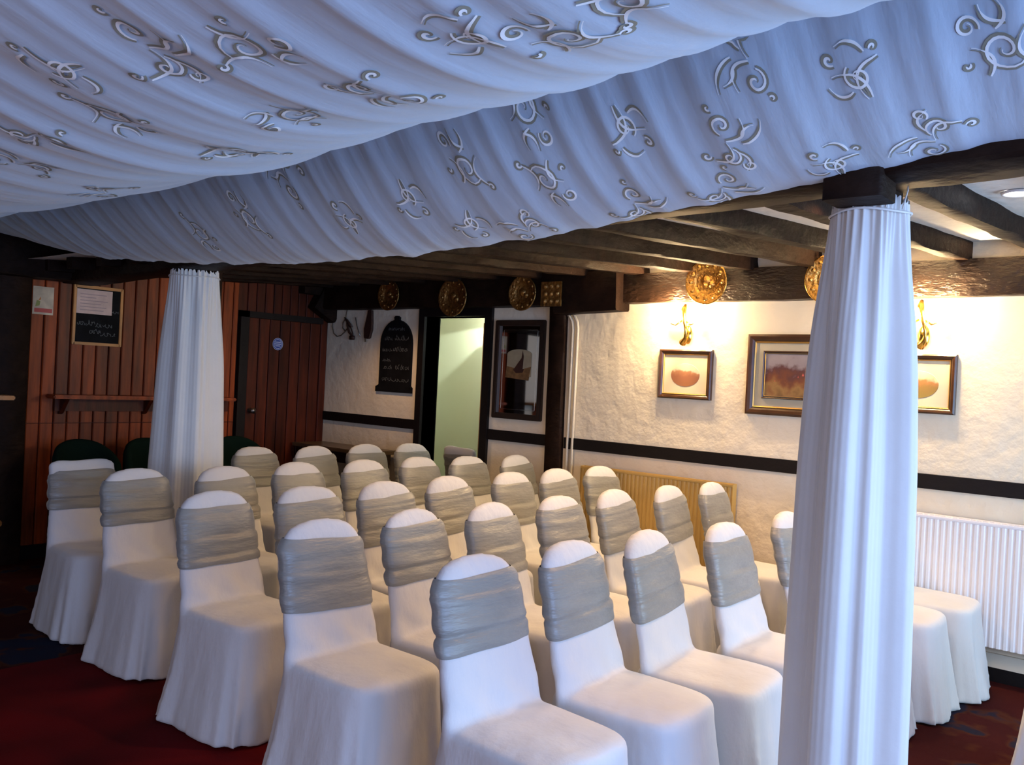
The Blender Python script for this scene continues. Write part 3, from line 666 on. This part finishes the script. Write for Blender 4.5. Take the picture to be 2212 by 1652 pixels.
# ship mirror
t_ = thing('pub_mirror', 'tall dark-framed mirror printed with a sailing barge, between doorway and corner post', 'mirror', (-4.36, YW-.02, 1.57))
X0, X1, Z0, Z1 = -4.61, -4.11, 1.18, 1.965
b = MB()
for a, bb, c, dd in ((X0, X0+.045, Z0, Z1), (X1-.045, X1, Z0, Z1)): b.box((a, YW-.034, c), (bb, YW+.003, dd), .006)
for a, bb in ((Z0, Z0+.045), (Z1-.045, Z1)): b.box((X0+.03, YW-.033, a), (X1-.03, YW+.003, bb), .006)
b.build('frame', DARKWOOD, t_)
MB().box((X0+.04, YW-.010, Z0+.04), (X1-.04, YW+.002, Z1-.04)).build('glass', MIRROR, t_)
b = MB()
i0 = .075; yy = YW-.0105
for a, c, bb, dd in ((X0+i0, Z0+i0, X0+i0+.004, Z1-i0), (X1-i0-.004, Z0+i0, X1-i0, Z1-i0), (X0+i0, Z0+i0, X1-i0, Z0+i0+.004), (X0+i0, Z1-i0-.004, X1-i0, Z1-i0)): b.box((a, yy-.002, c), (bb, yy+.002, dd))
b.build('bevel_line', mat('bevelled_glass', (.8, .85, .85), .1, 1.0), t_)
arch = [(-.125, -.10), (.125, -.10), (.125, .075)]+[(.125*math.cos(a), .075+.04*math.sin(a)) for a in [PI*i/16 for i in range(1, 16)]]+[(-.125, .075)]
MB().prism(arch, (-4.36, YW-.0125, 1.62), (1, 0, 0), (0, 0, 1), (0, .002, 0)).build('printed_sky', SHIPC, t_)
MB().prism([(-.135, -.11), (.10, -.13), (.125, -.02), (.06, -.035), (.01, -.06), (-.04, -.035), (-.125, -.02)], (-4.36, YW-.0135, 1.62), (1, 0, 0), (0, 0, 1), (0, .0009, 0)).build('printed_shore', SHIPT, t_)
b = MB().prism([(-.055, -.045), (.035, -.045), (.042, .06), (.03, .105), (.02, .045), (-.02, .0)], (-4.355, YW-.0145, 1.62), (1, 0, 0), (0, 0, 1), (0, .0008, 0))
b.prism([(-.065, -.045), (.05, -.04), (.035, -.07), (-.03, -.075)], (-4.355, YW-.0147, 1.62), (1, 0, 0), (0, 0, 1), (0, .0008, 0)); b.build('printed_barge', SHIPD, t_)
# arched chalkboard
t_ = thing('arched_chalkboard', 'black arched chalkboard with chalk writing left of the doorway', 'chalkboard', (-5.79, YW-.02, 1.66))
w_ = .205
out = [(-.245, -.335), (.225, -.335), (.225, -.29), (w_, -.27), (w_, .10)]
out += [(w_*math.cos(a)**1.0, .10+.215*math.sin(a)) for a in [PI/2*i/9 for i in range(1, 9)]]
out += [(.03, .318), (.034, .335), (.012, .350), (-.02, .350), (-.036, .335), (-.03, .318)]
out += [(-w_*math.cos(a), .10+.215*math.sin(a)) for a in [PI/2*i/9 for i in range(8, 0, -1)]]
out += [(-w_, .10), (-w_, -.27), (-.245, -.29)]
MB().prism(out, (-5.79, YW-.022, 1.66), (1, 0, 0), (0, 0, 1), (0, .022, 0)).build('board', CHALKB, t_)
def scribble(mb, org, ax, ay, az, wid, hgt, seed, th_=.0035):
    rr = random.Random(seed); x = 0; org, ax, ay, az = map(Vector, (org, ax, ay, az))
    while x < wid:
        L = rr.uniform(.5, 1.2)*hgt*2.4; n = 22; pts = []
        for i in range(n+1):
            t = i/n; pts.append((x+L*t+.25*hgt*math.sin(t*19+seed), hgt*(.5+.45*math.sin(t*rr.uniform(14, 15)+seed))+ (hgt*.5 if rr.random() < .07 else 0)))
        for (xa, ya), (xb, yb) in zip(pts, pts[1:]):
            if xb > wid+.01: break
            p, q_ = org+ax*xa+ay*ya, org+ax*xb+ay*yb; d = (q_-p); 
            if d.length < 1e-5: continue
            nn = d.normalized().cross(az)*th_*.5; mb.add([p-nn, p+nn, q_+nn, q_-nn], [(0, 1, 2, 3)])
        x += L+hgt*.5
b = MB()
for i, (xo, zo, wd, hh) in enumerate([(-.10, .22, .2, .02), (-.14, .13, .1, .035), (.0, .13, .16, .035), (-.17, .03, .12, .022), (-.03, .03, .18, .032), (-.16, -.06, .10, .02), (-.14, -.13, .12, .03), (.01, -.13, .17, .03), (-.16, -.235, .14, .032), (.0, -.24, .18, .028)]):
    scribble(b, (-5.79+xo, YW-.0228, 1.66+zo), (1, 0, 0), (0, 0, 1), (0, -1, 0), wd, hh, i*1.7+1)
b.build('chalk_writing', CHALK, t_, fix=False)['kind'] = 'stuff'
# rectangular chalkboard with paper on wood wall
t_ = thing('framed_chalkboard', 'pine framed chalkboard with a sheet of paper pinned to it on the boarded wall', 'chalkboard', (XL+.01, 3.09, 1.82))
b = MB(); y0, y1, z0, z1 = 2.905, 3.285, 1.595, 2.05; X = XL
b.box((X, y0, z0), (X+.022, y0+.022, z1), .003).box((X, y1-.022, z0), (X+.022, y1, z1), .003).box((X, y0+.01, z0), (X+.022, y1-.01, z0+.022), .003).box((X, y0+.01, z1-.022), (X+.022, y1-.01, z1), .003)
b.build('frame', PINE, t_)
MB().box((X, y0+.015, z0+.015), (X+.012, y1-.015, z1-.015)).build('board', CHALKB, t_)
b = MB()
for i, (yo, zo, wd, hh) in enumerate([(.04, 1.745, .12, .03), (.18, 1.735, .14, .03), (.13, 1.685, .08, .028), (.22, 1.67, .10, .028), (.30, 1.85, .04, .02)]): scribble(b, (X+.0126, y0+yo, zo), (0, 1, 0), (0, 0, 1), (1, 0, 0), wd, hh, i*2.3+3)
b.build('chalk_writing', CHALK, t_, fix=False)['kind'] = 'stuff'
p_ = MB().box((X+.0125, y0+.025, 1.835), (X+.0145, y0+.295, 2.02)); p_.cur = 1
for k in range(6): p_.box((X+.0145, y0+.05, 1.86+k*.024), (X+.0149, y0+.05+(.18, .2, .16, .21, .12, .2)[k], 1.866+k*.024))
p_.build('paper_sheet', [PAPER, mat('grey_print', (.40, .30, .30), .8)], t_)
# poster
t_ = thing('notice_poster', 'small pale poster with a red footer pinned beside the thick dark post', 'poster', (XL+.005, 2.70, 1.90))
b = MB().box((X+.0005, 2.622, 1.80), (X+.003, 2.768, 2.005)); b.cur = 1; b.box((X+.003, 2.635, 1.815), (X+.0036, 2.76, 1.845)); b.cur = 2; b.prism([(0, 0), (.03, .01), (.035, .04), (.01, .05)], (X+.0032, 2.64, 1.855), (0, 1, 0), (0, 0, 1), (.0004, 0, 0)); b.cur = 3; b.prism([(0, 0), (.02, .01), (.015, .03)], (X+.0032, 2.66, 1.90), (0, 1, 0), (0, 0, 1), (.0004, 0, 0))
b.build('sheet', [PAPERW, REDP, GREENP, ORANGEP], t_)
# shelf on wood wall
t_ = thing('wall_shelf', 'long narrow varnished drinks shelf on the boarded wall under the chalkboard', 'shelf', (XL, 3.2, 1.19))
MB().box((XL, 2.74, 1.185), (XL+.16, 4.25, 1.215), .008).build('shelf_board', PLANK, t_)
MB().box((XL, 2.80, 1.09), (XL+.03, 4.25, 1.185)).build('apron_or_shade', PLANKD, t_)  # dark strip added to stand in for the shade beneath the shelf
for yy in (2.85, 3.5, 4.1): MB().prism([(0, 0), (.13, 0), (.03, -.11), (0, -.12)], (XL, yy-.015, 1.185), (1, 0, 0), (0, 0, 1), (0, .03, 0)).build('bracket', PLANKD, t_)
t_ = thing('pine_ledge', 'honey pine ledge fixed beside the thick dark post at the left edge', 'shelf', (-6.5, 2.1, 1.19))
MB().box((-6.78, 1.6, 1.185), (-6.37, 2.315, 1.215), .008).box((-6.53, 2.30, 1.185), (-6.37, 2.385, 1.215), .006).build('shelf_board', PINE, t_)
MB().prism([(0, 0), (.3, 0), (.05, -.2), (0, -.22)], (XL, 2.02, 1.185), (1, 0, 0), (0, 0, 1), (0, .04, 0)).build('bracket', PLANK, t_)
# wall sconces
def sconce(X, label):
    t_ = thing('wall_sconce', label, 'lamp', (X, YW-.02, 1.93), 'brass wall sconces')
    b = MB().lathe([(.0, .022), (.012, .02), (.035, .012), (.04, 0)], (0, 0, 0), 'y', 24); b.v = [(X+x*.8, YW+yv, 1.86+z*1.6) for x, yv, z in b.v]; b.build('backplate', BRASSS, t_, True)
    pts = [(X-.012, YW-.03, 2.06), (X-.010, YW-.055, 2.03), (X+.0, YW-.075, 1.98), (X+.018, YW-.085, 1.93), (X+.030, YW-.085, 1.88), (X+.022, YW-.08, 1.83), (X+.0, YW-.07, 1.80), (X-.012, YW-.05, 1.80)]
    MB().tube(pts, [.012, .019, .016, .012, .011, .014, .026, .012], 12).build('horn_arm', BRASSS, t_, True)
    b = MB().tube([(X-.012, YW-.07, 1.95), (X-.05, YW-.09, 1.92), (X-.085, YW-.09, 1.93)], .006, 8); b.tube([(X+.012, YW-.07, 1.95), (X+.06, YW-.09, 1.92), (X+.085, YW-.09, 1.93)], .006, 8); b.build('side_arm', BRASSS, t_, True)
    for s_ in (-1, 1):
        MB().lathe([(.014, 0), (.026, .012), (.036, .03), (.040, .055), (.036, .075), (.044, .09), (.042, .088), (.032, .07), (.03, .03), (.012, .004)], (X+s_*.085, YW-.09, 1.94), 'z', 24).build('glass_shade', BULB, t_, True)
        point('sconce_light', (X+s_*.085, YW-.12, 2.0), 58, (1.0, 0.70, 0.38), .03)
sconce(-2.89, 'lit brass wall sconce glowing above the small print on the left')
sconce(-1.385, 'lit brass wall sconce glowing beside the right post drape')
# recessed ceiling spot
t_ = thing('ceiling_spot', 'small bright ceiling spot between the joists at the right edge', 'lamp', (-.615, 3.45, 2.24))
MB().lathe([(.045, .0), (.055, -.004), (.052, -.012), (.042, -.010), (.04, .0)], (-.615, 3.45, 2.243), 'z', 32).build('bezel', RADW, t_, True)
MB().lathe([(.001, -.008), (.04, -.008)], (-.615, 3.45, 2.243), 'z', 24).build('lamp_face', DOWN, t_)
# radiators
def radiator(X0, X1, Z0, Z1, D, m_, label, pitch):
    t_ = thing('panel_radiator', label, 'radiator', ((X0+X1)/2, YW-D/2, Z0))
    b = MB(); y0 = YW-D; n = int((X1-X0)/pitch); sec = []
    for i in range(n):
        x = X0+i*pitch; sec += [(x, y0+.006), (x+pitch*.2, y0), (x+pitch*.6, y0), (x+pitch*.8, y0+.006)]
    sec.append((X1, y0+.010))
    a = [(x, yv, Z0) for x, yv in sec]+[(x, yv, Z1-.02) for x, yv in sec]; k = len(sec)
    b.add(a, [(i, i+1, k+i+1, k+i) for i in range(k-1)]); b.build('front_panel', m_, t_, fix=False)
    MB().box((X0, y0+.011, Z0), (X1, YW-.035, Z1-.021)).build('body', m_, t_)
    g = MB().box((X0-.004, y0-.002, Z1-.02), (X1+.004, y0+.012, Z1), .004).box((X0-.004, YW-.045, Z1-.02), (X1+.004, YW-.03, Z1), .003).box((X0-.006, y0, Z0), (X0, YW-.03, Z1), .002).box((X1, y0, Z0), (X1+.006, YW-.03, Z1), .002)
    x = X0+.02
    while x < X1-.02: g.box((x, y0+.01, Z1-.012), (x+.006, YW-.04, Z1-.004)); x += .03
    g.build('top_grille', m_, t_)
    for xx in (X0+.06, X1-.06): MB().tube([(xx, YW-.05, Z0+.04), (xx, YW-.05, .01)], .009, 8).build('pipe', PIPE, t_, True)
radiator(-1.62, -.15, .20, .86, .11, RADW, 'white ribbed panel radiator on the wall behind the right post drape', .033)
radiator(-3.66, -2.47, .20, .89, .09, RADY, 'ochre ribbed panel radiator on the wall behind the middle rows', .033)
# side table against the far wall
t_ = thing('side_table', 'dark side table against the cream wall below the arched chalkboard', 'table', (-6.2, 5.1, 0))
MB().box((-6.74, 4.93, .775), (-5.70, 5.29, .81), .006).build('table_top', mat('table_top_sheen', (.10, .065, .035), .35, var=.2), t_)  # paler than the legs: reflected light is put into the top's colour
MB().box((-6.70, 4.97, .68), (-5.74, 5.26, .775)).build('apron_or_shade', DARKWOOD, t_)
for x in (-6.68, -5.80):
    for yy in (4.99, 5.22): MB().lathe([(.028, 0), (.022, .02), (.026, .3), (.018, .34), (.03, .5), (.03, .69)], (x, yy, 0.001), 'z', 12, (True, True)).build('leg', DARKWOOD, t_, True)
# dark green tub chairs along the boarded wall
def tub(yc, label):
    t_ = thing('tub_chair', label, 'chair', (-6.33, yc, 0), 'dark green tub chairs by the boarded wall')
    b = MB(); rs = []
    for i in range(25):
        a = PI*.5+PI*(i/24)*1.0; top = .90-.16*abs(i/12-1)**2.2
        cx_, cy_ = math.cos(a), math.sin(a); ring = []
        for r, z in ((.18, .42), (.18, top-.05), (.19, top-.01), (.21, top), (.23, top-.01), (.24, top-.05), (.235, .30), (.18, .30)): ring.append((-6.30+cx_*r, yc+cy_*r, z))
        rs.append(ring)
    b.rings(rs); b.build('backrest', GREEN, t_, True)
    b = MB().lathe([(.0, .32), (.20, .32), (.225, .36), (.22, .43), (.17, .46), (.0, .465)], (-6.28, yc, 0), 'z', 28); b.build('seat', GREEN, t_, True)
    for dx, dy in ((-.14, -.14), (-.14, .14), (.12, -.14), (.12, .14)): MB().tube([(-6.28+dx*1.1, yc+dy*1.1, .001), (-6.28+dx, yc+dy, .33)], [.014, .02], 8).build('leg', DARKWOOD, t_)
tub(2.87, 'dark green velvet tub chair behind the leftmost covered chair'); tub(3.38, 'dark green velvet tub chair just left of the far post drape'); tub(4.15, 'dark green velvet tub chair just right of the far post drape')
# wooden stool
t_ = thing('bar_stool', 'low stool with a honey pine round top at the far left edge', 'stool', (-5.58, 1.86, 0))
MB().lathe([(.0, .485), (.16, .485), (.175, .495), (.175, .51), (.165, .52), (.0, .522)], (-5.58, 1.86, 0), 'z', 32).build('seat', PINE, t_, True)
for k in range(4):
    a = .5+k*PI/2; MB().tube([(-5.58+.17*math.cos(a), 1.86+.17*math.sin(a), .002), (-5.58+.10*math.cos(a), 1.86+.10*math.sin(a), .49)], [.013, .017], 8).build('leg', DARKWOOD, t_, True)
MB().tube([(-5.58+.135*math.cos(a), 1.86+.135*math.sin(a), .24) for a in [2*PI*i/24 for i in range(25)]], .008, 6).build('foot_ring', DARKWOOD, t_, True)
# tack hanging on the far wall
t_ = thing('harness_tack', 'old leather harness straps with wire loops hanging in the far corner', 'tack', (-6.5, YW-.02, 1.93))
Y = YW-.02
b = MB().tube([(-6.69, Y, 1.99), (-6.70, Y, 1.92), (-6.67, Y, 1.85), (-6.62, Y, 1.82), (-6.56, Y, 1.83), (-6.50, Y, 1.87), (-6.44, Y, 1.93)], .0045, 6)
b.tube([(-6.50, Y, 2.0), (-6.54, Y, 1.95), (-6.54, Y, 1.90), (-6.50, Y, 1.87), (-6.47, Y, 1.90), (-6.46, Y, 1.94)], .005, 6)
b.tube([(-6.49, Y, 2.07), (-6.50, Y, 2.02), (-6.50, Y, 1.99)], .004, 6); b.build('cord_loop', ROPE, t_, True)
b = MB().tube([(-6.52, Y, 2.0), (-6.47, Y-.01, 1.97), (-6.42, Y-.01, 1.93), (-6.40, Y, 1.91)], [.006, .014, .012, .006], 8)
b.tube([(-6.49, Y, 1.985), (-6.46, Y-.01, 1.92), (-6.43, Y-.01, 1.86), (-6.40, Y, 1.83), (-6.39, Y, 1.80)], [.006, .010, .012, .012, .02], 8)
b.box((-6.425, Y-.015, 1.79), (-6.36, Y+.005, 1.83), .004); b.tube([(-6.47, Y, 1.94), (-6.42, Y, 1.90), (-6.39, Y, 1.85), (-6.38, Y, 1.81)], .006, 6); b.build('strap', LEATHER, t_, True)
b = MB(); b.tube([(-6.36, Y, 2.0), (-6.34, Y, 1.93), (-6.31, Y, 1.87), (-6.28, Y, 1.82)], .004, 6); b.build('wire_hook', STEEL, t_, True)
t_ = thing('leather_holder', 'long dark brown leather holster hanging between the straps and the chalkboard', 'holster', (-6.17, YW-.02, 1.93))
pf = [(-.012, .13), (.035, .13), (.045, .02), (.045, -.05), (.02, -.125), (.0, -.135), (-.05, -.125), (-.055, -.04), (-.035, .03), (-.02, .08)]
MB().prism(pf, (-6.17, YW-.028, 1.935), (1, 0, 0), (0, 0, 1), (0, .028, 0)).build('sheath', LEATHER, t_)
MB().tube([(-6.16, YW-.015, 2.06), (-6.155, YW-.015, 2.08)], .01, 8).build('hanging_loop', LEATHER, t_)
MB().tube([(-6.20, YW-.015, 1.82), (-6.215, YW-.015, 1.80), (-6.21, YW-.015, 1.775)], .008, 6).build('strap_end', ROPE, t_)
